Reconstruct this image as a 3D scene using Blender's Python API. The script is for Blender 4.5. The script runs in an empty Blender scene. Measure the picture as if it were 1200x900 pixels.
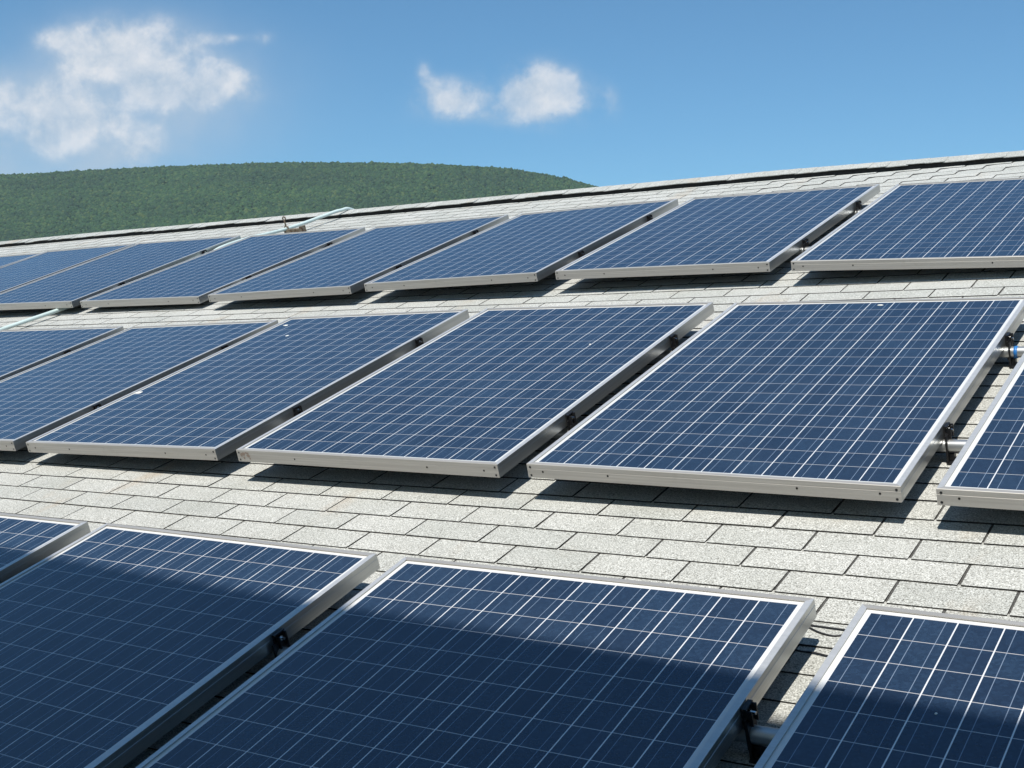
import bpy, bmesh, math, random
import numpy as np
from mathutils import Matrix, Vector, Euler

rnd = random.Random(7)
rng = np.random.default_rng(7)
SC = bpy.context.scene
COL = SC.collection

# ---------------------------------------------------------------- frame of the roof
PITCH = math.radians(19.664)
H0 = 7.5                                   # height of the roof frame's origin above the lawn
MR = Matrix.Translation((0, 0, H0)) @ Matrix.Rotation(PITCH, 4, 'X')
SUN = Vector((0.135, -0.271, 1.0)).normalized()       # towards the sun, roof frame
SUNW = (MR.to_3x3() @ SUN).normalized()

# ---------------------------------------------------------------- camera
cd = bpy.data.cameras.new('camera')
cam = bpy.data.objects.new('camera', cd); COL.objects.link(cam)
cd.sensor_width = 36.0
cd.lens = 36.0 * 1478.118 / 1200.0
cd.clip_start = 0.05; cd.clip_end = 40000
cam.matrix_world = MR @ (Matrix.Translation((1.66517, -4.27718, 1.67515)) @ Euler((1.27196, 0.18775, 0.56057), 'XYZ').to_matrix().to_4x4())
SC.camera = cam
CAMW = cam.matrix_world.translation.copy()
cam_az = math.atan2(-(cam.matrix_world.to_3x3() @ Vector((0, 0, 1))).x, -(cam.matrix_world.to_3x3() @ Vector((0, 0, 1))).y)
FPX = 1478.118
HORIZON_V = 450 - FPX * math.tan(math.radians(0.563))

# ---------------------------------------------------------------- sky
world = bpy.data.worlds.new('World'); SC.world = world
world.use_nodes = True
wt = world.node_tree; wt.nodes.clear()
def N(t, kind, **kw):
    n = t.nodes.new(kind)
    for k, v in kw.items():
        if k in ('operation', 'blend_type', 'data_type', 'noise_dimensions', 'feature', 'distance', 'sky_type', 'interpolation_type', 'vector_type', 'clamp', 'use_clamp', 'attribute_name'):
            setattr(n, k, v)
        else:
            n.inputs[k].default_value = v
    return n
def Lk(t, a, b): t.links.new(a, b)
def mth(t, op, a, b=None, c=None, clamp=False):
    n = t.nodes.new('ShaderNodeMath'); n.operation = op; n.use_clamp = clamp
    for i, x in enumerate((a, b, c)):
        if x is None: continue
        if isinstance(x, (int, float)): n.inputs[i].default_value = x
        else: t.links.new(x, n.inputs[i])
    return n.outputs[0]
def vmth(t, op, a, b=None, scale=None):
    n = t.nodes.new('ShaderNodeVectorMath'); n.operation = op
    for i, x in enumerate((a, b)):
        if x is None: continue
        if isinstance(x, (tuple, list, Vector)): n.inputs[i].default_value = x
        else: t.links.new(x, n.inputs[i])
    if scale is not None:
        if isinstance(scale, (int, float)): n.inputs['Scale'].default_value = scale
        else: t.links.new(scale, n.inputs['Scale'])
    return n.outputs['Value'] if op in ('DOT_PRODUCT', 'LENGTH', 'DISTANCE') else n.outputs[0]
def mixc(t, fac, a, b, blend='MIX'):
    n = t.nodes.new('ShaderNodeMix'); n.data_type = 'RGBA'; n.blend_type = blend
    for s, x in ((n.inputs[0], fac), (n.inputs[6], a), (n.inputs[7], b)):
        if isinstance(x, (int, float)): s.default_value = x
        elif isinstance(x, (tuple, list)): s.default_value = (*x[:3], 1)
        else: t.links.new(x, s)
    return n.outputs[2]
def ramp(t, fac, stops):
    n = t.nodes.new('ShaderNodeValToRGB')
    el = n.color_ramp.elements
    while len(el) < len(stops): el.new(0.5)
    for e, (p, c) in zip(el, stops):
        e.position = p; e.color = (*c, 1) if isinstance(c, (tuple, list)) else (c, c, c, 1)
    t.links.new(fac, n.inputs[0]); return n.outputs[0]
def sstep(t, x, lo, hi):
    n = t.nodes.new('ShaderNodeMapRange'); n.interpolation_type = 'SMOOTHSTEP'
    n.inputs[1].default_value = lo; n.inputs[2].default_value = hi
    t.links.new(x, n.inputs[0]); return n.outputs[0]

SKY_STRENGTH = 0.10
sky = wt.nodes.new('ShaderNodeTexSky'); sky.sky_type = 'NISHITA'; sky.sun_disc = False
sky.sun_elevation = math.asin(SUNW.z); sky.sun_rotation = math.atan2(SUNW.x, SUNW.y)
sky.altitude = 300; sky.air_density = 1.0; sky.dust_density = 0.4; sky.ozone_density = 2.5
tc = wt.nodes.new('ShaderNodeTexCoord')
d = tc.outputs['Generated']
fw = Vector((math.sin(cam_az), math.cos(cam_az), 0)); rt = Vector((math.cos(cam_az), -math.sin(cam_az), 0))
df = vmth(wt, 'DOT_PRODUCT', d, fw)
dfm = mth(wt, 'MAXIMUM', df, 0.05)
cu = mth(wt, 'DIVIDE', vmth(wt, 'DOT_PRODUCT', d, rt), dfm)
cv = mth(wt, 'DIVIDE', vmth(wt, 'DOT_PRODUCT', d, Vector((0, 0, 1))), dfm)
comb = wt.nodes.new('ShaderNodeCombineXYZ'); Lk(wt, cu, comb.inputs[0]); Lk(wt, cv, comb.inputs[1])
uv0 = comb.outputs[0]
# billows: the fair-weather clouds stand in fixed compass directions
wn = N(wt, 'ShaderNodeTexNoise', Scale=14.0, Detail=3.0, Roughness=0.55); Lk(wt, uv0, wn.inputs['Vector'])
warp = vmth(wt, 'SCALE', vmth(wt, 'SUBTRACT', wn.outputs['Color'], (0.5, 0.5, 0.5)), None, 0.014)
uvw = vmth(wt, 'ADD', uv0, warp)
PUFFS = [  # direction (image column and row it stands behind), radii, strength
    (150, 48, 88, 36, 1.1), (72, 46, 38, 18, .5), (115, 72, 55, 26, .5), (180, 85, 80, 34, 1.1), (212, 110, 72, 27, 1.1), (268, 104, 42, 28, .9),
    (5, 108, 75, 32, .85), (70, 125, 60, 26, .75), (120, 138, 46, 22, .65), (160, 165, 34, 40, 1.0), (40, 155, 120, 40, .85),
    (262, 46, 40, 8, .42), (311, 47, 14, 11, .7),
    (525, 116, 44, 28, 1.25), (496, 82, 10, 17, .75), (506, 99, 12, 12, .6), (630, 112, 64, 36, 1.8), (716, 120, 15, 22, .45)]
VEILS = [(50, 155, 200, 70, 1.3), (-20, 140, 130, 70, .8), (190, 105, 150, 70, .7), (572, 138, 80, 10, .2), (150, 45, 140, 56, .35)]
def blobs(lst, uv):
    tot = None
    for (px, py, rx_, ry_, a) in lst:
        c = ((px - 600) / FPX, (HORIZON_V - py) / FPX, 0)
        q = vmth(wt, 'MULTIPLY', vmth(wt, 'SUBTRACT', uv, c), (FPX / rx_, FPX / ry_, 0))
        L2 = vmth(wt, 'DOT_PRODUCT', q, q)
        g = mth(wt, 'MULTIPLY', mth(wt, 'POWER', 2.718, mth(wt, 'MULTIPLY', L2, -1.5)), a)
        tot = g if tot is None else mth(wt, 'ADD', tot, g)
    return tot
dens = blobs(PUFFS, uvw); veil = blobs(VEILS, uvw)
cn = N(wt, 'ShaderNodeTexNoise', Scale=24.0, Detail=12.0, Roughness=0.62); Lk(wt, uvw, cn.inputs['Vector'])
cn2 = N(wt, 'ShaderNodeTexNoise', Scale=13.0, Detail=6.0, Roughness=0.55); Lk(wt, uvw, cn2.inputs['Vector'])
lump = sstep(wt, cn2.outputs[0], 0.30, 0.70)
edge = mth(wt, 'MULTIPLY', mth(wt, 'SUBTRACT', cn.outputs[0], 0.5), mth(wt, 'MINIMUM', mth(wt, 'MULTIPLY', dens, 6.0), 2.9))
body = mth(wt, 'ADD', dens, edge)
cover = sstep(wt, body, 0.0, 1.25)
cover = mth(wt, 'MULTIPLY', cover, mth(wt, 'ADD', 0.60, mth(wt, 'MULTIPLY', lump, 0.40)))
vcov = mth(wt, 'MULTIPLY', mth(wt, 'MINIMUM', veil, 0.8), mth(wt, 'ADD', 0.55, mth(wt, 'MULTIPLY', lump, 0.45)))
cover = mth(wt, 'SUBTRACT', 1.0, mth(wt, 'MULTIPLY', mth(wt, 'SUBTRACT', 1.0, cover), mth(wt, 'SUBTRACT', 1.0, vcov)))
cover = mth(wt, 'MULTIPLY', cover, sstep(wt, df, 0.05, 0.2))
cnd = N(wt, 'ShaderNodeTexNoise', Scale=24.0, Detail=12.0, Roughness=0.62)      # the same billows a little higher: lit tops, grey-blue hollows
Lk(wt, vmth(wt, 'ADD', uvw, (0.004, -0.012, 0.0)), cnd.inputs['Vector'])
relief = mth(wt, 'ADD', 0.55, mth(wt, 'MULTIPLY', mth(wt, 'SUBTRACT', cnd.outputs[0], cn.outputs[0]), -3.2))
lit = mth(wt, 'MULTIPLY', mth(wt, 'MAXIMUM', mth(wt, 'MINIMUM', relief, 1.0), 0.0), sstep(wt, body, 0.25, 1.1))
cc = mixc(wt, lit, (5.1, 6.1, 7.2), (8.5, 8.6, 8.8))
tint = mixc(wt, 1.0, sky.outputs[0], (0.70, 1.09, 1.22), 'MULTIPLY')
skyc = mixc(wt, mth(wt, 'MULTIPLY', cover, 0.90), tint, cc)
bg = wt.nodes.new('ShaderNodeBackground'); bg.inputs['Strength'].default_value = SKY_STRENGTH
Lk(wt, skyc, bg.inputs['Color'])
wo = wt.nodes.new('ShaderNodeOutputWorld'); Lk(wt, bg.outputs[0], wo.inputs['Surface'])

# ---------------------------------------------------------------- sun
sl = bpy.data.lights.new('sun', 'SUN'); sun = bpy.data.objects.new('sun', sl); COL.objects.link(sun)
sl.energy = 5.0; sl.angle = math.radians(0.6); sl.color = (1.0, 0.955, 0.88)
sun.rotation_euler = (-SUNW).to_track_quat('-Z', 'Y').to_euler()
sun.location = (0, 0, 60)

# ---------------------------------------------------------------- exposure
SC.view_settings.view_transform = 'Standard'; SC.view_settings.look = 'None'
SC.view_settings.exposure = 0.0; SC.view_settings.gamma = 1.0
SC.view_settings.use_curve_mapping = False
SC.render.engine = 'CYCLES'

# ---------------------------------------------------------------- helpers
def tag(o, label=None, cat=None, group=None, kind=None):
    if label: o['label'] = label
    if cat: o['category'] = cat
    if group: o['group'] = group
    if kind: o['kind'] = kind
    return o
def link_mesh(name, me, mats, parent=None, matrix=None):
    o = bpy.data.objects.new(name, me); COL.objects.link(o)
    for m in (mats if isinstance(mats, (list, tuple)) else [mats]):
        if m is not None and m.name not in [x.name for x in me.materials if x]: me.materials.append(m)
    if parent is not None: o.parent = parent
    if matrix is not None: o.matrix_world = matrix
    return o
class MB:
    """collects boxes, tubes and polygons for ONE mesh"""
    def __init__(s): s.v = []; s.f = []; s.m = []
    def poly(s, pts, mi=0):
        b = len(s.v); s.v += [tuple(p) for p in pts]; s.f.append(tuple(range(b, b + len(pts)))); s.m.append(mi)
    def box(s, lo, hi, mi=0, xf=None):
        x0, y0, z0 = lo; x1, y1, z1 = hi
        p = [(x0, y0, z0), (x1, y0, z0), (x1, y1, z0), (x0, y1, z0), (x0, y0, z1), (x1, y0, z1), (x1, y1, z1), (x0, y1, z1)]
        if xf: p = [tuple(xf @ Vector(a)) for a in p]
        b = len(s.v); s.v += p
        for f in ((0, 3, 2, 1), (4, 5, 6, 7), (0, 1, 5, 4), (1, 2, 6, 5), (2, 3, 7, 6), (3, 0, 4, 7)):
            s.f.append(tuple(b + i for i in f)); s.m.append(mi)
    def prism(s, prof, axis, a, b_, mi=0):
        """profile (list of 2D points, counter-clockwise) swept along axis from a to b_"""
        def P(u, v, t):
            return {'x': (t, u, v), 'y': (u, t, v), 'z': (u, v, t)}[axis]
        b = len(s.v); n = len(prof)
        s.v += [P(u, v, a) for u, v in prof] + [P(u, v, b_) for u, v in prof]
        for i in range(n):
            j = (i + 1) % n; s.f.append((b + i, b + j, b + n + j, b + n + i)); s.m.append(mi)
        s.f.append(tuple(b + i for i in reversed(range(n)))); s.m.append(mi)
        s.f.append(tuple(b + n + i for i in range(n))); s.m.append(mi)
    def tube(s, pts, r, n=14, mi=0, caps=True, rs=None):
        pts = [Vector(p) for p in pts]; b = len(s.v); ref = None
        for k, p in enumerate(pts):
            t = (pts[min(k + 1, len(pts) - 1)] - pts[max(k - 1, 0)]).normalized()
            if ref is None: ref = t.orthogonal().normalized()
            ref = (ref - t * ref.dot(t)).normalized(); bi = t.cross(ref)
            rr = rs[k] if rs else r
            for i in range(n):
                a = 2 * math.pi * i / n; s.v.append(tuple(p + ref * (math.cos(a) * rr) + bi * (math.sin(a) * rr)))
        for k in range(len(pts) - 1):
            for i in range(n):
                j = (i + 1) % n
                s.f.append((b + k * n + i, b + k * n + j, b + (k + 1) * n + j, b + (k + 1) * n + i)); s.m.append(mi)
        if caps:
            s.f.append(tuple(b + i for i in reversed(range(n)))); s.m.append(mi)
            e = b + (len(pts) - 1) * n; s.f.append(tuple(e + i for i in range(n))); s.m.append(mi)
    def mesh(s, name, smooth=False):
        me = bpy.data.meshes.new(name); me.from_pydata(s.v, [], s.f); 
        me.polygons.foreach_set('material_index', s.m)
        if smooth: me.polygons.foreach_set('use_smooth', [True] * len(s.f))
        me.update(); return me
    def build(s, name, mats, parent=None, matrix=None, smooth=False, bevel=0):
        o = link_mesh(name, s.mesh(name, smooth), mats, parent, matrix)
        if bevel:
            bv = o.modifiers.new('bevel', 'BEVEL'); bv.width = bevel; bv.segments = 2; bv.limit_method = 'ANGLE'; bv.angle_limit = math.radians(50)
        return o
def mat(name):
    m = bpy.data.materials.new(name); m.use_nodes = True
    t = m.node_tree; t.nodes.clear()
    b = t.nodes.new('ShaderNodeBsdfPrincipled'); o = t.nodes.new('ShaderNodeOutputMaterial')
    t.links.new(b.outputs[0], o.inputs['Surface'])
    return m, t, b
def setin(b, **kw):
    for k, v in kw.items():
        k = k.replace('_', ' ')
        if isinstance(v, tuple): b.inputs[k].default_value = (*v, 1)
        else: b.inputs[k].default_value = v
def objco(t): return t.nodes.new('ShaderNodeTexCoord').outputs['Object']
def noise(t, vec, scale, detail=3.0, rough=0.55):
    n = N(t, 'ShaderNodeTexNoise', Scale=scale, Detail=detail, Roughness=rough); Lk(t, vec, n.inputs['Vector']); return n
def bump(t, b, h, strength, dist):
    n = t.nodes.new('ShaderNodeBump'); n.inputs['Strength'].default_value = strength; n.inputs['Distance'].default_value = dist
    Lk(t, h, n.inputs['Height']); Lk(t, n.outputs[0], b.inputs['Normal'])

# ---------------------------------------------------------------- materials
def m_shingle(name, dark=1.0):
    m, t, b = mat(name); co = objco(t)
    geo = t.nodes.new('ShaderNodeNewGeometry')
    gr = noise(t, co, 240.0, 2.0, 0.7)                       # mineral granules
    gr2 = noise(t, co, 120.0, 3.0, 0.75)
    base = ramp(t, gr.outputs[0], [(0.28, (.17, .165, .15)), (0.42, (.43, .43, .41)), (0.55, (.595, .597, .578)), (0.70, (.765, .77, .755))])
    blot = noise(t, co, 2.2, 5.0, 0.6)
    base = mixc(t, 1.0, base, ramp(t, blot.outputs[0], [(0.3, (.87, .875, .86)), (0.7, (1.0, 1.0, 1.0))]), 'MULTIPLY')
    base = mixc(t, 1.0, base, ramp(t, gr2.outputs[0], [(0.30, (.58, .58, .57)), (0.44, (.90, .90, .89)), (0.55, (1.0, 1.0, 1.0)), (0.68, (1.14, 1.14, 1.13))]), 'MULTIPLY')
    base = mixc(t, 1.0, base, ramp(t, geo.outputs['Random Per Island'], [(0.0, (.91, .915, .90)), (0.5, (.96, .96, .945)), (1.0, (1.0, .995, .98))]), 'MULTIPLY')
    # washed-down rust and lichen stains, long in the slope direction
    mp = t.nodes.new('ShaderNodeMapping'); mp.inputs['Scale'].default_value = (3.2, 1.3, 1.0); Lk(t, co, mp.inputs[0])
    st = noise(t, mp.outputs[0], 1.0, 4.0, 0.55)
    base = mixc(t, mth(t, 'MULTIPLY', sstep(t, st.outputs[0], 0.57, 0.80), 0.6), base, (.40, .29, .18))
    st2 = noise(t, co, 5.0, 6.0, 0.7)
    base = mixc(t, mth(t, 'MULTIPLY', sstep(t, st2.outputs[0], 0.60, 0.82), 0.5), base, (.22, .225, .20))
    if dark != 1.0: base = mixc(t, 1.0, base, (dark, dark, dark), 'MULTIPLY')
    Lk(t, base, b.inputs['Base Color']); setin(b, Roughness=0.92); b.inputs['Diffuse Roughness'].default_value = 1.0; b.inputs['Specular IOR Level'].default_value = 0.25
    bump(t, b, gr.outputs[0], 0.5, 0.003)
    return m
M_SH = m_shingle('pale_granule_shingle')
M_ASPH, t, b = mat('raw_asphalt_edge'); setin(b, Base_Color=(.032, .031, .029), Roughness=0.95)
M_UNDER, t, b = mat('cutout_shade_underlay')  # darkened base paints shade and dirt into the shingle cutouts
n_ = noise(t, objco(t), 180.0); Lk(t, ramp(t, n_.outputs[0], [(0.3, (.03, .03, .028)), (0.7, (.13, .125, .115))]), b.inputs['Base Color']); setin(b, Roughness=0.95)

def m_metal(name, col, rough, metallic, streak=(2, 60, 60), var=.12, stain=.12):
    m, t, b = mat(name); co = objco(t)
    mp = t.nodes.new('ShaderNodeMapping'); mp.inputs['Scale'].default_value = streak; Lk(t, co, mp.inputs[0])
    n1 = noise(t, mp.outputs[0], 1.5, 4.0); n2 = noise(t, co, 7.0, 6.0, 0.65)
    c = mixc(t, 1.0, col, ramp(t, n1.outputs[0], [(0.3, (1 - var,) * 3), (0.7, (1.0, 1.0, 1.0))]), 'MULTIPLY')
    c = mixc(t, mth(t, 'MULTIPLY', sstep(t, n2.outputs[0], 0.58, 0.8), stain), c, tuple(x * .6 for x in col))
    Lk(t, c, b.inputs['Base Color']); setin(b, Metallic=metallic)
    Lk(t, ramp(t, n2.outputs[0], [(0.3, rough * .95), (0.7, min(1, rough * 1.08))]), b.inputs['Roughness'])
    return m
M_ALU = m_metal('anodised_aluminium', (.70, .70, .69), 0.36, 0.45, (1.5, 50, 90))
M_ALU_SIDE = m_metal('shaded_aluminium_side', (.56, .57, .56), 0.30, 0.88, (40, .8, 90), .18, .1)  # same aluminium as the lips, darker copy painting the dim side faces
M_ALU_END = m_metal('weathered_bounce_aluminium', (.60, .57, .52), 0.45, 0.5, (1.5, 50, 90), .2, .35)  # streaked end rails; beige light bounced off shingles mixed into the colour
M_PIPE = m_metal('galvanised_steel', (.60, .61, .60), 0.38, 0.8, (8, 30, 30))
M_CLIP, t, b = mat('black_steel'); setin(b, Base_Color=(.022, .022, .024), Roughness=0.38, Metallic=0.3)
M_BOLT, t, b = mat('zinc_bolt'); setin(b, Base_Color=(.75, .75, .74), Roughness=0.22, Metallic=1.0)
M_HOLE, t, b = mat('hole_shadow'); setin(b, Base_Color=(.012, .011, .01), Roughness=0.9)
M_RUBBER, t, b = mat('black_cable_jacket'); setin(b, Base_Color=(.02, .02, .022), Roughness=0.5)
M_BLUE, t, b = mat('blue_plastic_tape'); setin(b, Base_Color=(.03, .20, .55), Roughness=0.4)
M_DROP, t, b = mat('dried_bird_dropping'); setin(b, Base_Color=(.78, .76, .70), Roughness=0.85)
M_CONDUIT, t, b = mat('pale_green_conduit')
n_ = noise(t, objco(t), 3.0, 5.0); Lk(t, ramp(t, n_.outputs[0], [(0.3, (.52, .63, .60)), (0.7, (.66, .76, .73))]), b.inputs['Base Color']); setin(b, Roughness=0.35)
M_RUST, t, b = mat('rusty_clamp_steel')
n_ = noise(t, objco(t), 30.0, 5.0); Lk(t, ramp(t, n_.outputs[0], [(0.35, (.10, .055, .03)), (0.65, (.30, .26, .19))]), b.inputs['Base Color']); setin(b, Roughness=0.7, Metallic=0.3)
M_VENT, t, b = mat('black_vent_mesh')
n_ = noise(t, objco(t), 60.0, 3.0); Lk(t, ramp(t, n_.outputs[0], [(0.3, (.012, .012, .012)), (0.7, (.035, .034, .032))]), b.inputs['Base Color']); setin(b, Roughness=0.9)
M_WALL, t, b = mat('cream_wall_boards')
co = objco(t); n_ = noise(t, co, 1.5, 4.0); Lk(t, ramp(t, n_.outputs[0], [(0.3, (.58, .56, .50)), (0.7, (.66, .64, .58))]), b.inputs['Base Color']); setin(b, Roughness=0.7)

# the laminate: 12 x 18 square polycrystalline cells, two bus bars each, white back sheet between
PW, PL, PT = 1.283, 1.892, 0.051
LIP, MARG = 0.017, 0.013
CX = (PW - 2 * (LIP + MARG)) / 12; CY = (PL - 2 * (LIP + MARG)) / 18
def m_cells():
    m, t, b = mat('polycrystalline_cells_under_glass'); co = objco(t)
    sp = t.nodes.new('ShaderNodeSeparateXYZ'); Lk(t, co, sp.inputs[0])
    X = mth(t, 'ADD', sp.outputs[0], CX * 6); Y = mth(t, 'ADD', sp.outputs[1], CY * 9)
    u = mth(t, 'DIVIDE', X, CX); v = mth(t, 'DIVIDE', Y, CY)
    fu = mth(t, 'FRACT', mth(t, 'ADD', u, 100.0)); fv = mth(t, 'FRACT', mth(t, 'ADD', v, 100.0))
    eu = mth(t, 'MULTIPLY', mth(t, 'MINIMUM', fu, mth(t, 'SUBTRACT', 1.0, fu)), CX)      # metres to the nearest cell side
    ev = mth(t, 'MULTIPLY', mth(t, 'MINIMUM', fv, mth(t, 'SUBTRACT', 1.0, fv)), CY)
    gapu = mth(t, 'LESS_THAN', eu, 0.0016); gapv = mth(t, 'LESS_THAN', ev, 0.0012)
    bus = mth(t, 'LESS_THAN', mth(t, 'ABSOLUTE', mth(t, 'SUBTRACT', mth(t, 'ABSOLUTE', mth(t, 'SUBTRACT', fu, 0.5)), 0.245)), 0.0009 / CX)
    inx = mth(t, 'MULTIPLY', mth(t, 'GREATER_THAN', u, 0.0), mth(t, 'LESS_THAN', u, 12.0))
    iny = mth(t, 'MULTIPLY', mth(t, 'GREATER_THAN', v, 0.0), mth(t, 'LESS_THAN', v, 18.0))
    inside = mth(t, 'MULTIPLY', inx, iny)
    vo = N(t, 'ShaderNodeTexVoronoi', Scale=130.0); Lk(t, co, vo.inputs['Vector'])
    vs = t.nodes.new('ShaderNodeSeparateColor'); Lk(t, vo.outputs['Color'], vs.inputs[0])
    cell = ramp(t, vs.outputs[0], [(0.0, (.0085, .0215, .049)), (0.6, (.011, .027, .060)), (1.0, (.0155, .036, .074))])
    # every cell has a tone of its own
    cv_ = t.nodes.new('ShaderNodeCombineXYZ'); Lk(t, mth(t, 'FLOOR', u), cv_.inputs[0]); Lk(t, mth(t, 'FLOOR', v), cv_.inputs[1])
    oi = t.nodes.new('ShaderNodeObjectInfo'); Lk(t, mth(t, 'MULTIPLY', oi.outputs['Random'], 50.0), cv_.inputs[2])
    wnz = t.nodes.new('ShaderNodeTexWhiteNoise'); Lk(t, cv_.outputs[0], wnz.inputs['Vector'])
    cell = mixc(t, 1.0, cell, ramp(t, wnz.outputs[0], [(0.0, (.72, .76, .82)), (1.0, (1.25, 1.2, 1.15))]), 'MULTIPLY')
    c = mixc(t, mth(t, 'MULTIPLY', bus, 0.9), cell, (.21, .27, .36))
    c = mixc(t, gapv, c, (.50, .49, .49))
    c = mixc(t, gapu, c, (.80, .81, .82))
    c = mixc(t, inside, (.78, .775, .75), c)
    # thin dusty film; its blue tint paints in sky reflection
    du = noise(t, co, 2.5, 5.0, 0.6); du2 = noise(t, co, 40.0, 4.0, 0.7)
    dust_sheen = mth(t, 'MULTIPLY', mth(t, 'ADD', mth(t, 'MULTIPLY', du.outputs[0], 0.065), mth(t, 'MULTIPLY', sstep(t, du2.outputs[0], 0.62, 0.8), 0.03)), 1.0)
    c = mixc(t, dust_sheen, c, (.31, .36, .40))
    Lk(t, c, b.inputs['Base Color'])
    Lk(t, ramp(t, du.outputs[0], [(0.3, 0.10), (0.7, 0.20)]), b.inputs['Roughness'])
    b.inputs['IOR'].default_value = 1.72
    return m
M_CELL = m_cells()

# ================================================================= SETTING
# ---- lawn to the horizon
m_, t, b = mat('lawn_grass'); co = objco(t)
n1 = noise(t, co, 0.05, 6.0); n2 = noise(t, co, 6.0, 4.0)
g = ramp(t, n1.outputs[0], [(0.3, (.045, .075, .022)), (0.7, (.075, .105, .035))])
Lk(t, mixc(t, 1.0, g, ramp(t, n2.outputs[0], [(0.3, (.7, .7, .7)), (0.7, (1.1, 1.1, 1.0))]), 'MULTIPLY'), b.inputs['Base Color']); setin(b, Roughness=0.9)
mb = MB(); mb.poly([(-6000, -6000, 0), (6000, -6000, 0), (6000, 6000, 0), (-6000, 6000, 0)])
tag(mb.build('ground', m_), kind='structure')

# ---- the wooded hill beyond the ridge
SKYL = [(-500, 236), (-250, 222), (0, 206), (100, 200), (200, 195), (300, 191.5), (350, 190.5), (450, 191), (520, 193), (600, 198), (650, 206.5), (700, 219), (760, 245), (830, 290), (930, 360), (1050, 420), (1150, 436)]
CREST_R, FOOT_R = 2300.0, 900.0
def crest_h(px):
    v = np.interp(px, [a for a, _ in SKYL], [b_ for _, b_ in SKYL])
    dist = CREST_R
    return CAMW.z + dist * (HORIZON_V - v) / FPX - 1.5
def hill_point(px, s):
    """px: bearing given as image column; s: 0 foot .. 1 crest .. 1.6 far side"""
    th = cam_az + np.arctan((px - 600) / FPX)
    r = FOOT_R + (CREST_R - FOOT_R) * s
    # perpendicular distance matters for the apparent height, so use depth along the view bearing
    depth = r
    lat = depth * (px - 600) / FPX
    x = CAMW.x + depth * math.sin(cam_az) + lat * math.cos(cam_az)
    y = CAMW.y + depth * math.cos(cam_az) - lat * math.sin(cam_az)
    hc = crest_h(px)
    e = np.where(s <= 1, np.clip(s, 0, 1) ** .8, 1 - (s - 1) * 0.9)           # share of the crest's elevation angle
    w_ = np.sin(np.clip(s, 0, 1) * math.pi) ** 2
    e = e + w_ * (0.025 * np.sin(px * .013 + s * 5) + 0.015 * np.sin(px * .037 - s * 9))
    z = np.maximum((hc - CAMW.z) * (r / CREST_R) * e + CAMW.z * np.clip(s * 3, 0, 1), 0.0) - 1.5
    return x, y, z
nu, nv = 220, 90
U, S = np.meshgrid(np.linspace(-700, 1200, nu), np.linspace(0, 1.6, nv))
hx, hy, hz = hill_point(U, S)
V = np.stack([hx, hy, hz], -1).reshape(-1, 3)
F = [(j * nu + i, j * nu + i + 1, (j + 1) * nu + i + 1, (j + 1) * nu + i) for j in range(nv - 1) for i in range(nu - 1)]
me = bpy.data.meshes.new('hill'); me.from_pydata(V.tolist(), [], F); me.polygons.foreach_set('use_smooth', [True] * len(F)); me.update()
m_, t, b = mat('hill_undergrowth'); n1 = noise(t, objco(t), 0.03, 6.0)
Lk(t, ramp(t, n1.outputs[0], [(0.3, (.018, .036, .014)), (0.7, (.035, .058, .022))]), b.inputs['Base Color']); setin(b, Roughness=1.0)
tag(link_mesh('hill', me, m_), kind='structure')

# ---- the wood that covers it: thousands of crowns reading as one mass
def ico(sub):
    bm = bmesh.new(); bmesh.ops.create_icosphere(bm, subdivisions=sub, radius=1.0)
    v = np.array([x.co[:] for x in bm.verts]); f = np.array([[w.index for w in x.verts] for x in bm.faces]); bm.free(); return v, f
iv, if_ = ico(1)
nt = 95000
pu = rng.uniform(-120, 800, nt); ps = np.sqrt(rng.uniform(0.10, 1.10, nt))
tx, ty, tz = hill_point(pu, ps)
rad = rng.uniform(2.0, 3.9, nt) * np.where(rng.random(nt) < .06, 1.35, 1)
# uneven crowns: each vertex pushed in or out
vv = iv[None] * (1 + rng.normal(0, .20, (nt, len(iv), 1)))
rotz = rng.uniform(0, 6.283, nt); c_, s_ = np.cos(rotz)[:, None], np.sin(rotz)[:, None]
X = vv[..., 0] * c_ - vv[..., 1] * s_; Y = vv[..., 0] * s_ + vv[..., 1] * c_; Z = vv[..., 2] * rng.uniform(.8, 1.15, nt)[:, None]
AV = np.stack([X * rad[:, None] + tx[:, None], Y * rad[:, None] + ty[:, None], Z * rad[:, None] + (tz + rad * .25)[:, None]], -1).reshape(-1, 3)
AF = (if_[None] + (np.arange(nt) * len(iv))[:, None, None]).reshape(-1, 3)
me = bpy.data.meshes.new('forest'); me.vertices.add(len(AV)); me.vertices.foreach_set('co', AV.ravel().astype(np.float32))
me.loops.add(AF.size); me.loops.foreach_set('vertex_index', AF.ravel().astype(np.int32))
me.polygons.add(len(AF)); me.polygons.foreach_set('loop_start', np.arange(0, AF.size, 3, dtype=np.int32)); me.polygons.foreach_set('loop_total', np.full(len(AF), 3, dtype=np.int32))
me.update(calc_edges=True); me.validate()
m_, t, b = mat('broadleaf_crowns'); geo = t.nodes.new('ShaderNodeNewGeometry')
n1 = noise(t, objco(t), 0.006, 4.0); n2 = noise(t, objco(t), 0.8, 4.0)
cr = ramp(t, geo.outputs['Random Per Island'], [(0.0, (.011, .037, .015)), (0.45, (.021, .060, .022)), (0.8, (.034, .080, .026)), (1.0, (.066, .100, .032))])
cr = mixc(t, 1.0, cr, ramp(t, n1.outputs[0], [(0.32, (.72, .78, .82)), (0.68, (1.2, 1.18, 1.02))]), 'MULTIPLY')
cr = mixc(t, 1.0, cr, ramp(t, n2.outputs[0], [(0.3, (.85, .86, .85)), (0.7, (1.1, 1.1, 1.05))]), 'MULTIPLY')
Lk(t, cr, b.inputs['Base Color']); setin(b, Roughness=0.9)
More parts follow.
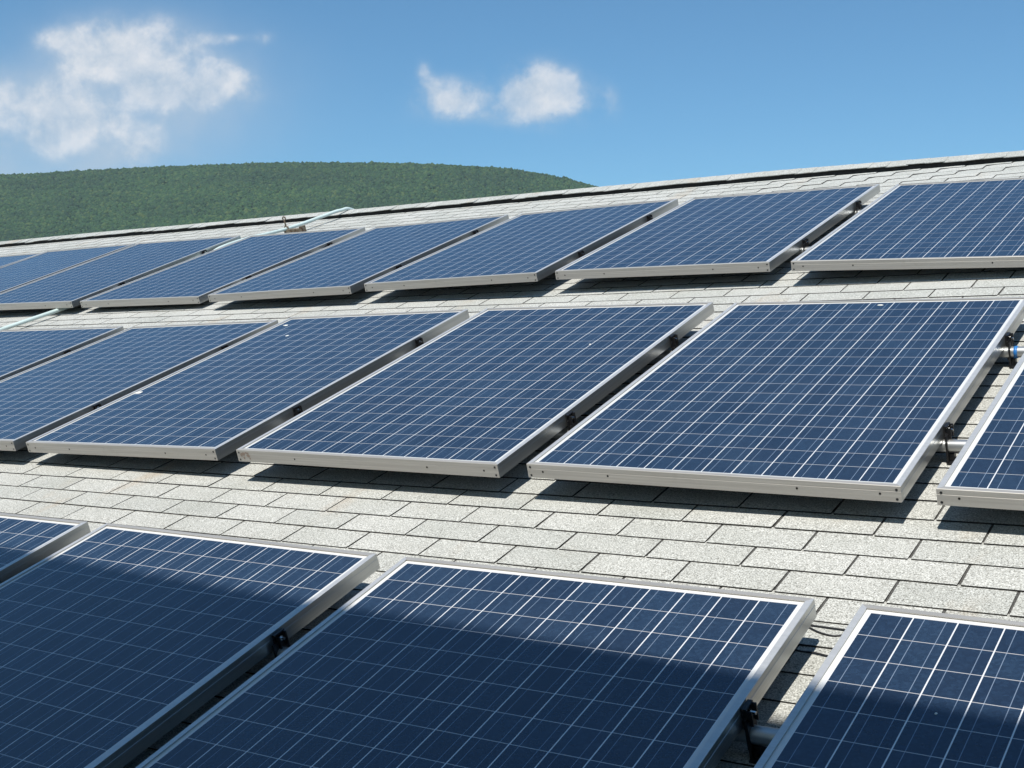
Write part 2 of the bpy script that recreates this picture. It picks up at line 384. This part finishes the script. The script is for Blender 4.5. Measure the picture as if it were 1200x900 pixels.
tag(link_mesh('forest', me, m_), kind='stuff')

# ---- the air between
mh = bpy.data.materials.new('haze_air'); mh.use_nodes = True; t = mh.node_tree; t.nodes.clear()
pv = t.nodes.new('ShaderNodeVolumePrincipled'); pv.inputs['Color'].default_value = (.70, .84, 1.0, 1); pv.inputs['Density'].default_value = 0.00006
pv.inputs['Anisotropy'].default_value = 0.0
oo = t.nodes.new('ShaderNodeOutputMaterial'); Lk(t, pv.outputs[0], oo.inputs['Volume'])
HAZE = True
if HAZE:
    mb = MB(); mb.box((-6100, -6100, -3.0), (6100, 6100, 430.0)); hz_o = mb.build('haze', mh); tag(hz_o, kind='stuff')

# ================================================================= THE BUILDING
bld = bpy.data.objects.new('building', None); COL.objects.link(bld); bld.matrix_world = MR
tag(bld, 'long building whose pale grey shingled roof carries the solar panels', 'building')
XL, XR = -17.0, 8.0
EAVE_Y, RIDGE_Y = -7.0, 4.80
TABW, EXPO = 0.308, 0.1260
def roof_z(x, y):
    s_ = min(max((y - 3.3) / 1.4, 0), 1); s_ = s_ * s_ * (3 - 2 * s_)
    return 0.022 * math.exp(-((y - 1.95) / 0.75) ** 2) + s_ * float(np.interp(x, [-17, -12, -10, -8.5, -6, -4, -2, -.7, 1, 8], [.004, .012, .015, .007, .002, .0, -.002, -.018, -.036, -.06]))
def ridge_y(x):      # where the ridge vent's lower edge runs
    return float(np.interp(x, [-12, -10, -8.5, -6, -4, -2, -.7, 1], [4.70] * 8))
# shingles: every tab a thin wedge with a raw asphalt butt, above an underlay darkened for cutout shade
mb = MB()
r0 = int(math.floor((-1.018 - RIDGE_Y) / EXPO)); r1 = int(math.ceil((-1.018 - EAVE_Y) / EXPO))
offs = {0: -1.034, 1: -.894, 2: -.730, 3: -.581}
for r in range(r0, r1 + 1):
    yb = -1.018 - r * EXPO
    off = offs.get(r, -1.034 + (r % 2) * .146 + rnd.uniform(-.012, .012))
    c0 = int(math.floor((XL - off) / TABW)); c1 = int(math.ceil((XR - off) / TABW))
    dy = rnd.uniform(-.002, .002); wob = rnd.uniform(0, 6.28); k = 0
    for c in range(c0, c1):
        if (c - c0) % 3 == 0:
            dy = rnd.uniform(-.0025, .0025); lift = rnd.uniform(0, .0010)
        g = rnd.uniform(.0030, .0050)
        xa, xb = off + c * TABW + g, off + (c + 1) * TABW - rnd.uniform(.0030, .0050)
        ya = yb + dy + rnd.uniform(-.0008, .0008); yb2 = yb + dy + rnd.uniform(-.0008, .0008); yt = yb + EXPO + .012
        sk = rnd.uniform(-.0015, .0015)
        xm = (xa + xb) / 2; zr = roof_z(xm, yb); zt = roof_z(xm, yt)
        h = (.0060 if yb < 1.4 else .0044 if yb < 2.6 else .0030) + lift + rnd.uniform(0, .0010); ht = .0016
        p = [(xa + sk, ya, zr), (xb + sk, yb2, zr), (xb, yt, zt), (xa, yt, zt), (xa + sk, ya, zr + h), (xb + sk, yb2, zr + h), (xb, yt, zt + ht), (xa, yt, zt + ht)]
        b0 = len(mb.v); mb.v += p
        for f, mi in (((4, 5, 6, 7), 0), ((0, 1, 5, 4), 1), ((1, 2, 6, 5), 1), ((3, 0, 4, 7), 1)):
            mb.f.append(tuple(b0 + i for i in f)); mb.m.append(mi)
roof = mb.build('roof', [M_SH, M_ASPH], bld)
# roof deck and far slope
mb = MB()
ys = np.linspace(EAVE_Y - .05, RIDGE_Y, 60)
xs = np.linspace(XL, XR, 26)
for a, c in zip(ys[:-1], ys[1:]):
    for x0, x1 in zip(xs[:-1], xs[1:]):
        mb.poly([(x0, a, roof_z(x0, a) + .0005), (x1, a, roof_z(x1, a) + .0005), (x1, c, roof_z(x1, c) + .0005), (x0, c, roof_z(x0, c) + .0005)])
# far slope: falls away at twice the pitch relative to this one
fs = Vector((0, math.cos(-2 * PITCH), math.sin(-2 * PITCH)))
R_ = Vector((0, RIDGE_Y, 0)); Ee = R_ + fs * 9.0
for x0, x1 in zip(xs[:-1], xs[1:]):
    mb.poly([(x0, R_.y, roof_z(x0, R_.y)), (x1, R_.y, roof_z(x1, R_.y)), (x1, Ee.y, Ee.z), (x0, Ee.y, Ee.z)])
mb.build('deck', [M_UNDER], roof)
# walls below
iM = MR.inverted()
def W2R(x, y, z): return tuple(iM @ Vector((x, y, z)))
e0 = MR @ Vector((0, EAVE_Y + .35, -.06)); rg = MR @ Vector((0, RIDGE_Y, -.05)); e1 = MR @ Vector((0, Ee.y, Ee.z)); e1 = Vector((0, e1.y - .35, e1.z + .05))
mb = MB()
prof = [(e0.y, 0), (e1.y, 0), (e1.y, e1.z), (rg.y, rg.z - .02), (e0.y, e0.z)]
mb.prism(prof, 'x', XL + .3, XR - .3); mb.v = [W2R(*p) for p in mb.v]
mb.build('wall', M_WALL, bld)
# ridge vent: black mesh sides under overlapping cap shingles
mb = MB(); mc = MB()
x = XL
VH = .036
drop = 0.0
while x < XR:
    x2 = x + rnd.uniform(.12, .15)
    y0 = 4.70; z0, z1 = roof_z(x, y0), roof_z(x2, y0)
    mb.poly([(x, y0, z0 - .01), (x2, y0, z1 - .01), (x2, y0 + .006, z1 + VH - .004), (x, y0 + .006, z0 + VH - .004)])
    # cap piece: folded over the ridge, its right end over the next one, its lower edge curling a little
    drop = .6 * drop + rnd.uniform(-.0045, .0045)
    a0, a1 = VH + drop + rnd.uniform(-.003, .003), VH + drop + rnd.uniform(-.003, .003)
    yo = y0 - .012 + rnd.uniform(-.004, .004); ya_ = y0 + .11; th = .005; x3 = x2 + .012
    tp = [(x, yo, z0 + a0), (x3, yo, z1 + a1 + .002), (x3, ya_, z1 + VH + .014), (x, ya_, z0 + VH + .012)]
    q = [(a, b2, c2 + th) for a, b2, c2 in tp]
    mc.poly(q); mc.poly([tp[0], tp[1], q[1], q[0]]); mc.poly([tp[1], tp[2], q[2], q[1]]); mc.poly([tp[3], tp[0], q[0], q[3]]); mc.poly(list(reversed(tp)))
    fy, fz = fs.y, fs.z
    mc.poly([q[3], q[2], (x3, ya_ + fy * .12, q[2][2] + fz * .12), (x, ya_ + fy * .12, q[3][2] + fz * .12)])
    x = x2
rv = mb.build('ridge_vent', M_VENT, bld)
mc.build('cap_shingle', M_SH, rv)

# ---- the taller block behind the camera; its eave throws the shadow over the near row
up_ = Vector((0, math.sin(PITCH), math.cos(PITCH)))
HE = 4.1                                              # eave height above the roof-frame origin (world metres)
pts = []
for P0 in (Vector((-2.10, -1.985, .142)), Vector((1.11, -2.115, .142))):
    tt = (HE - P0.dot(up_)) / SUN.dot(up_); pts.append(MR @ (P0 + SUN * tt))
ed = (pts[1] - pts[0]); ed.z = 0; ed.normalize(); nb = Vector((ed.y, -ed.x, 0))         # nb points away from the panels
if nb.y > 0: nb = -nb
mid = (pts[0] + pts[1]) / 2
tall = bpy.data.objects.new('tall_block', None); COL.objects.link(tall); tall.matrix_world = Matrix.Translation((mid.x, mid.y, 0))
tag(tall, 'taller block behind the viewer whose eave shades the nearest panels', 'building')
mb = MB()
def bx(o, a0, a1, n0, n1, z0, z1):
    c = [mid + ed * a + nb * n for a, n in ((a0, n0), (a1, n0), (a1, n1), (a0, n1))]
    c = [(p.x - mid.x, p.y - mid.y) for p in c]
    o.poly([(*p, z1) for p in c]); o.poly([(*p, z0) for p in reversed(c)])
    for i in range(4):
        p, q = c[i], c[(i + 1) % 4]; o.poly([(*p, z0), (*q, z0), (*q, z1), (*p, z1)])
ez = mid.z
bx(mb, -9.0, 7.5, .9, 7.0, 0, ez - .02); mb.build('wall', M_WALL, tall)
mb = MB(); bx(mb, -9.6, 8.1, 0.0, 7.6, ez - .0, ez + .16); mb.build('roof', M_WALL, tall)

# ================================================================= SOLAR PANELS
frame_mb = MB()
def frame_mesh():
    """four extruded rails: top lip, side wall with a shallow groove, bottom flange"""
    o = MB(); hw, hl = PW / 2, PL / 2
    def rail(axis, a, b_, side):
        s = side
        base = hw if axis == 'y' else hl
        # profile in (outward distance, z): outer face with a groove line near the top
        P = [(-LIP, 0), (-LIP, -.0025), (-.0030, -.0025), (-.0030, -PT + .003), (-.026, -PT + .003), (-.026, -PT), (0, -PT), (0, -.0185), (-.0006, -.0180), (-.0006, -.0165), (0, -.0160), (0, -.0012), (-.0012, 0)]
        prof = [((base + p) * s, z) for p, z in P]
        if (s > 0) != (axis == 'x'): prof = prof[::-1]
        mi = 0 if axis == 'y' else 1; hl_ = hl if axis == 'y' else hw; n = len(P); b0 = len(o.v)
        if prof[0] != ((base + P[0][0]) * s, P[0][1]): Q = P[::-1]
        else: Q = P
        for sg in (-1, 1):
            for (pp, z), (u, w) in zip(Q, prof):
                t_ = sg * (hl_ + pp)
                o.v.append((u, t_, w) if axis == 'y' else (t_, u, w))
        for i in range(n):
            j = (i + 1) % n; o.f.append((b0 + i, b0 + j, b0 + n + j, b0 + n + i))
            o.m.append(mi if (mi == 1 or (Q[i][1] > -.002 and Q[j][1] > -.002)) else 4)
    rail('y', -hl + .0005, hl - .0005, 1); rail('y', -hl + .0005, hl - .0005, -1)
    rail('x', -hw + .0032, hw - .0032, 1); rail('x', -hw + .0032, hw - .0032, -1)
    # drilled holes and corner screws on the end faces
    def disc(x, y, z, r, mi, ny):
        n = 10; pts = [(x + r * math.cos(2 * math.pi * i / n), y, z + r * math.sin(2 * math.pi * i / n)) for i in range(n)]
        o.poly(pts if ny < 0 else pts[::-1], mi)
    for ny in (-1, 1):
        y = ny * (hl + .0006)
        for x in (-hw + .062, -hw + .315, hw - .315, hw - .062): disc(x, y, -.027, .0038, 2, ny)
        for x in (-hw + .013, hw - .013):
            for z in (-.012, -.042): disc(x, y, z, .0042, 3, ny)
    return o
FM = frame_mesh().mesh('frame')
g = MB(); hw, hl = PW / 2 - LIP + .004, PL / 2 - LIP + .004
g.poly([(-hw, -hl, -.0045), (hw, -hl, -.0045), (hw, hl, -.0045), (-hw, hl, -.0045)]); g.box((-hw, -hl, -.0125), (hw, hl, -.0055))
GM = g.mesh('glass_sheet')
def clip_mesh():
    """black angle bracket hung on the frame's right side and reaching down to the pipe"""
    o = MB()
    o.box((.0015, -.020, -.058), (.0065, .020, -.006)); o.box((.0065, -.020, -.0105), (.014, .020, -.006))
    o.box((.0065, -.026, -.105), (.0115, .026, -.030)); o.box((.0065, .012, -.050), (.024, .016, -.008)); o.box((.0065, -.016, -.050), (.024, -.012, -.014))
    return o
KM = clip_mesh().mesh('clip')
def bolt_mesh():
    o = MB(); pts = [(.0115, 0, -.024), (.027, 0, -.024)]; o.tube(pts, .0042, 8)
    o.tube([(.0115, 0, -.024), (.017, 0, -.024)], .0092, 6); return o
BM_ = bolt_mesh().mesh('bolt')
for me_, ms in ((FM, [M_ALU, M_ALU_END, M_HOLE, M_CLIP, M_ALU_SIDE]), (GM, [M_CELL]), (KM, [M_CLIP]), (BM_, [M_BOLT])):
    for m in ms: me_.materials.append(m)
PANELS = [
 ('M1', -5.602, -0.040, 0.130, 0.0060, 0.0, 0.0029), ('M2', -4.2539, -0.0089, 0.1300, -0.0012, -0.0101, 0.0074),
 ('M3', -2.8844, 0.0065, 0.1436, 0.0083, -0.0118, -0.0062), ('M4', -1.4595, -0.0177, 0.157, 0.0064, 0.0056, -0.0015),
 ('M5', -0.0661, -0.0058, 0.1419, -0.0003, 0.0136, 0.0044), ('M6', 1.3347, -0.0325, 0.1432, 0.0035, 0.0073, -0.0061),
 ('F1', -2.8428, -2.5955, 0.139, 0.0136, 0.0013, 0.0022), ('F2', -1.4871, -2.581, 0.1261, 0.0151, 0.0031, -0.0094),
 ('F3', -0.0759, -2.5946, 0.1347, 0.0084, -0.0011, 0.0003), ('F4', 1.3131, -2.6004, 0.1387, 0.0006, 0.0025, -0.0128),
 ('T8', -0.0492, 2.5575, 0.1262, -0.0154, 0.03, 0.0026), ('T7', -1.4538, 2.585, 0.1502, -0.0103, 0.0082, -0.0018),
 ('T6', -2.8308, 2.5419, 0.1581, -0.0075, -0.0119, -0.0034), ('T5', -4.2166, 2.5244, 0.1445, -0.0013, -0.0106, -0.0009),
 ('T4', -5.6618, 2.5853, 0.1275, 0.0092, 0.0051, -0.0016), ('T3', -7.0414, 2.5579, 0.1485, 0.012, 0.0117, 0.019),
 ('T2', -8.4222, 2.5584, 0.1481, 0.015, -0.0024, 0.0011), ('T1', -9.7736, 2.5569, 0.1487, 0.002, 0.0006, 0.0002)]
LABEL = {
 'M1': 'blue solar panel at the left end of the middle row, cut by the photo edge',
 'M2': 'blue middle row solar panel, second from the left, its front left corner cut off',
 'M3': 'blue solar panel of the middle row with white bird spots along its left frame',
 'M4': 'blue middle row solar panel beneath the centre of the photo, rust smudged front left corner',
 'M5': 'largest blue solar panel of the middle row, pipes crossing the gap on its right',
 'M6': 'blue solar panel at the right end of the middle row, mostly outside the photo',
 'F1': 'blue solar panel of the nearest row showing only a sunlit corner at the left edge',
 'F2': 'half shaded blue solar panel left of the centre in the nearest row',
 'F3': 'half shaded blue solar panel at the middle of the nearest row, widest in the photo',
 'F4': 'half shaded blue solar panel in the lower right corner beside the loose cables',
 'T8': 'blue solar panel at the right end of the row below the ridge',
 'T7': 'blue solar panel second from the right in the row below the ridge',
 'T6': 'blue solar panel third from the right in the row below the ridge',
 'T5': 'blue solar panel fourth from the right in the row below the ridge',
 'T4': 'blue solar panel below the ridge directly right of the pale conduit',
 'T3': 'blue solar panel below the ridge directly left of the pale conduit',
 'T2': 'far blue solar panel below the ridge, second from the left end of its row',
 'T1': 'farthest blue solar panel, a sliver at the left photo edge below the ridge'}
CLIPY = (0.482, -0.445)
def add(name, me, parent, loc=None):
    o = bpy.data.objects.new(name, me); COL.objects.link(o); o.parent = parent
    if loc: o.location = loc
    return o
proto = None
def copy_tree(o, parent=None):
    c = o.copy(); COL.objects.link(c); c.parent = parent
    for ch in list(o.children): copy_tree(ch, c)
    return c
panel = {}
for i, (n, x, y, z, rx, ry, rz) in enumerate(PANELS):
    if proto is None:
        proto = bpy.data.objects.new('solar_panel', None); COL.objects.link(proto); p = proto
        add('frame', FM, p); add('glass_sheet', GM, p)
        for cy in CLIPY:
            k = add('clip', KM, p, (PW / 2, cy, 0)); add('bolt', BM_, k)
    else:
        p = copy_tree(proto)
    p.matrix_world = MR @ Matrix.Translation((x, y, z)) @ Euler((rx, ry, rz), 'XYZ').to_matrix().to_4x4()
    tag(p, LABEL[n], 'solar panel', 'solar panels in rows on the shingled roof')
    panel[n] = p
# bird droppings seen on the glass
def splat(pn, lx, ly, sx, sy):
    o = MB(); n = 12
    pts = [(lx + sx * math.cos(2 * math.pi * i / n) * rnd.uniform(.6, 1.15), ly + sy * math.sin(2 * math.pi * i / n) * rnd.uniform(.6, 1.15), -.0042) for i in range(n)]
    top = [(lx + (a - lx) * .5, ly + (b2 - ly) * .5, -.0024) for a, b2, c2 in pts]
    for i in range(n): o.poly([pts[i], pts[(i + 1) % n], top[(i + 1) % n], top[i]])
    o.poly(top); o.build('bird_dropping', M_DROP, panel[pn])
for a in (('M3', -.555, .80, .020, .012), ('M3', -.36, .60, .010, .010), ('M3', -.60, -.28, .030, .016), ('M5', .05, .88, .016, .008), ('M4', .30, .36, .006, .006), ('F4', -.36, .55, .004, .004)):
    splat(*a)

o = MB()
for (lx, lz, w_, h_) in ((-.616, -.020, .008, .010), (-.603, -.016, .012, .008), (-.578, -.024, .011, .008), (-.604, -.034, .006, .007), (-.585, -.012, .014, .004), (-.572, -.036, .005, .005)):
    n = 10; o.poly([(lx + w_ * math.cos(2 * math.pi * i / n) * rnd.uniform(.6, 1.1), -PL / 2 - .0009, lz + h_ * math.sin(2 * math.pi * i / n) * rnd.uniform(.6, 1.1)) for i in range(n)])
M_SMUDGE, t, b = mat('rust_smudge'); setin(b, Base_Color=(.33, .26, .21), Roughness=0.8)
o.build('rust_smudge', M_SMUDGE, panel['M4'])

# ================================================================= MOUNTING PIPES
def pipe(y, x0, x1, label, z=.062, feet=()):
    e = bpy.data.objects.new('mounting_pipe', None); COL.objects.link(e); e.matrix_world = MR @ Matrix.Translation((x0, y, 0))
    o = MB(); n = 40
    o.tube([((x1 - x0) * k / n, 0, z + roof_z(0, y)) for k in range(n + 1)], .021, 16); o.build('pipe', M_PIPE, e, smooth=True)
    for fx in feet:
        q = MB(); lx = fx - x0; zz = z + roof_z(0, y)
        q.box((lx - .003, -.024, .010), (lx + .003, .024, zz + .040)); q.box((lx - .003, -.030, .0085), (lx + .055, .030, .0125))
        q.box((lx + .0035, -.012, zz - .052), (lx + .018, .012, zz - .024))
        q.build('foot_bracket', M_CLIP, e)
    tag(e, label, 'mounting pipe', 'steel pipes carrying the panel rows')
    return e
ROWC = {'F': -2.593, 'M': -.02, 'T': 2.56}
mp1 = pipe(ROWC['M'] + .475, -6.3, 2.1, 'grey steel pipe under the upper half of the middle panel row', feet=(.592, -.80, -2.2, -3.6, -5.0))
mp2 = pipe(ROWC['M'] - .447, -6.3, 2.1, 'grey steel pipe under the lower half of the middle panel row', feet=(.590, -.80, -2.2, -3.6, -5.0))
pipe(ROWC['F'] + .477, -3.6, 2.1, 'shaded grey steel pipe under the upper half of the nearest panel row', feet=(.578, -.83, -2.2))
pipe(ROWC['T'] + .480, -10.5, .7, 'grey steel pipe under the upper half of the row below the ridge', feet=(-.80, -2.2, -3.6, -5.0, -7.7, -9.1))
pipe(ROWC['T'] - .440, -10.5, .7, 'grey steel pipe under the lower half of the row below the ridge', feet=(-.80, -2.2, -3.6, -5.0, -7.7, -9.1))
o = MB(); o.tube([(.606 + 6.3, 0, .062), (.618 + 6.3, 0, .062)], .0235, 16); o.build('tape_band', M_BLUE, mp1, smooth=True)

# ================================================================= CONDUIT OVER THE RIDGE
cde = bpy.data.objects.new('conduit', None); COL.objects.link(cde); cde.matrix_world = MR @ Matrix.Translation((-6.35, 2.6, 0))
tag(cde, 'pale green pipe running up the roof between two panels and over the ridge', 'conduit')
def spline(P, n=10):
    P = [Vector(p) for p in P]; out = []
    for i in range(len(P) - 1):
        a, b2, c2, d2 = P[max(i - 1, 0)], P[i], P[i + 1], P[min(i + 2, len(P) - 1)]
        for k in range(n):
            s = k / n; out.append(0.5 * ((2 * b2) + (c2 - a) * s + (2 * a - 5 * b2 + 4 * c2 - d2) * s * s + (-a + 3 * b2 - 3 * c2 + d2) * s ** 3))
    return out + [P[-1]]
path = [(-7.0, -.9, .05), (-6.80, .4, .05), (-6.60, 1.5, .062), (-6.42, 2.5, .065), (-6.362, 2.98, .090), (-6.356, 3.2, .122), (-6.352, 3.5, .118), (-6.335, 4.0, .080), (-6.30, 4.45, .078), (-6.27, 4.70, .078), (-6.26, 4.90, .02), (-6.25, 5.5, -.40)]
o = MB(); o.tube([Vector(p) - Vector((-6.35, 2.6, 0)) for p in spline(path)], .0155, 14); o.build('pipe', M_CONDUIT, cde, smooth=True)
o = MB(); o.box((.0, 1.385, .012), (.20, 1.425, .075)); o.box((.195, 1.378, .010), (.225, 1.432, .095)); o.build('strut', M_RUST, cde)
o = MB(); o.tube([(.018 + .024 * math.cos(a), 1.405, .080 + .026 * math.sin(a)) for a in np.linspace(-1.2, 4.3, 18)], .006, 8)
o.tube([(.018, 1.405, .104), (.018, 1.405, .165)], .007, 8); o.tube([(.018 + .016 * math.cos(a), 1.405, .175 + .016 * math.sin(a)) for a in np.linspace(0, 6.283, 14)], .006, 8)
o.build('clamp', M_RUST, cde, smooth=True)

# ================================================================= LOOSE CABLES BESIDE THE NEAREST ROW
def cable(P, label, r=.0024):
    c0 = Vector(P[0]); o = MB(); o.tube([p - c0 for p in spline(P, 8)], r, 8)
    ob = o.build('cable', M_RUBBER, None, MR @ Matrix.Translation(c0), smooth=True)
    tag(ob, label, 'cable', 'black cables between the nearest panels')
cable([(.38, -1.56, .05), (.455, -1.548, .012), (.483, -1.5514, .008), (.60, -1.5564, .008), (.63, -1.557, .010), (.74, -1.58, .05)], 'straight black cable above the sagging one between the two nearest panels')
cable([(.38, -1.57, .05), (.492, -1.556, .010), (.5055, -1.5641, .008), (.539, -1.5828, .008), (.5755, -1.5917, .008), (.60, -1.583, .008), (.64, -1.570, .012), (.74, -1.60, .05)], 'sagging black cable lying on the shingles between the two nearest panels')
cable([(.42, -1.655, .05), (.50, -1.672, .008), (.5614, -1.6794, .008), (.596, -1.6854, .008), (.64, -1.69, .010), (.74, -1.71, .05)], 'black cable crossing the shadow corner between the two nearest panels')
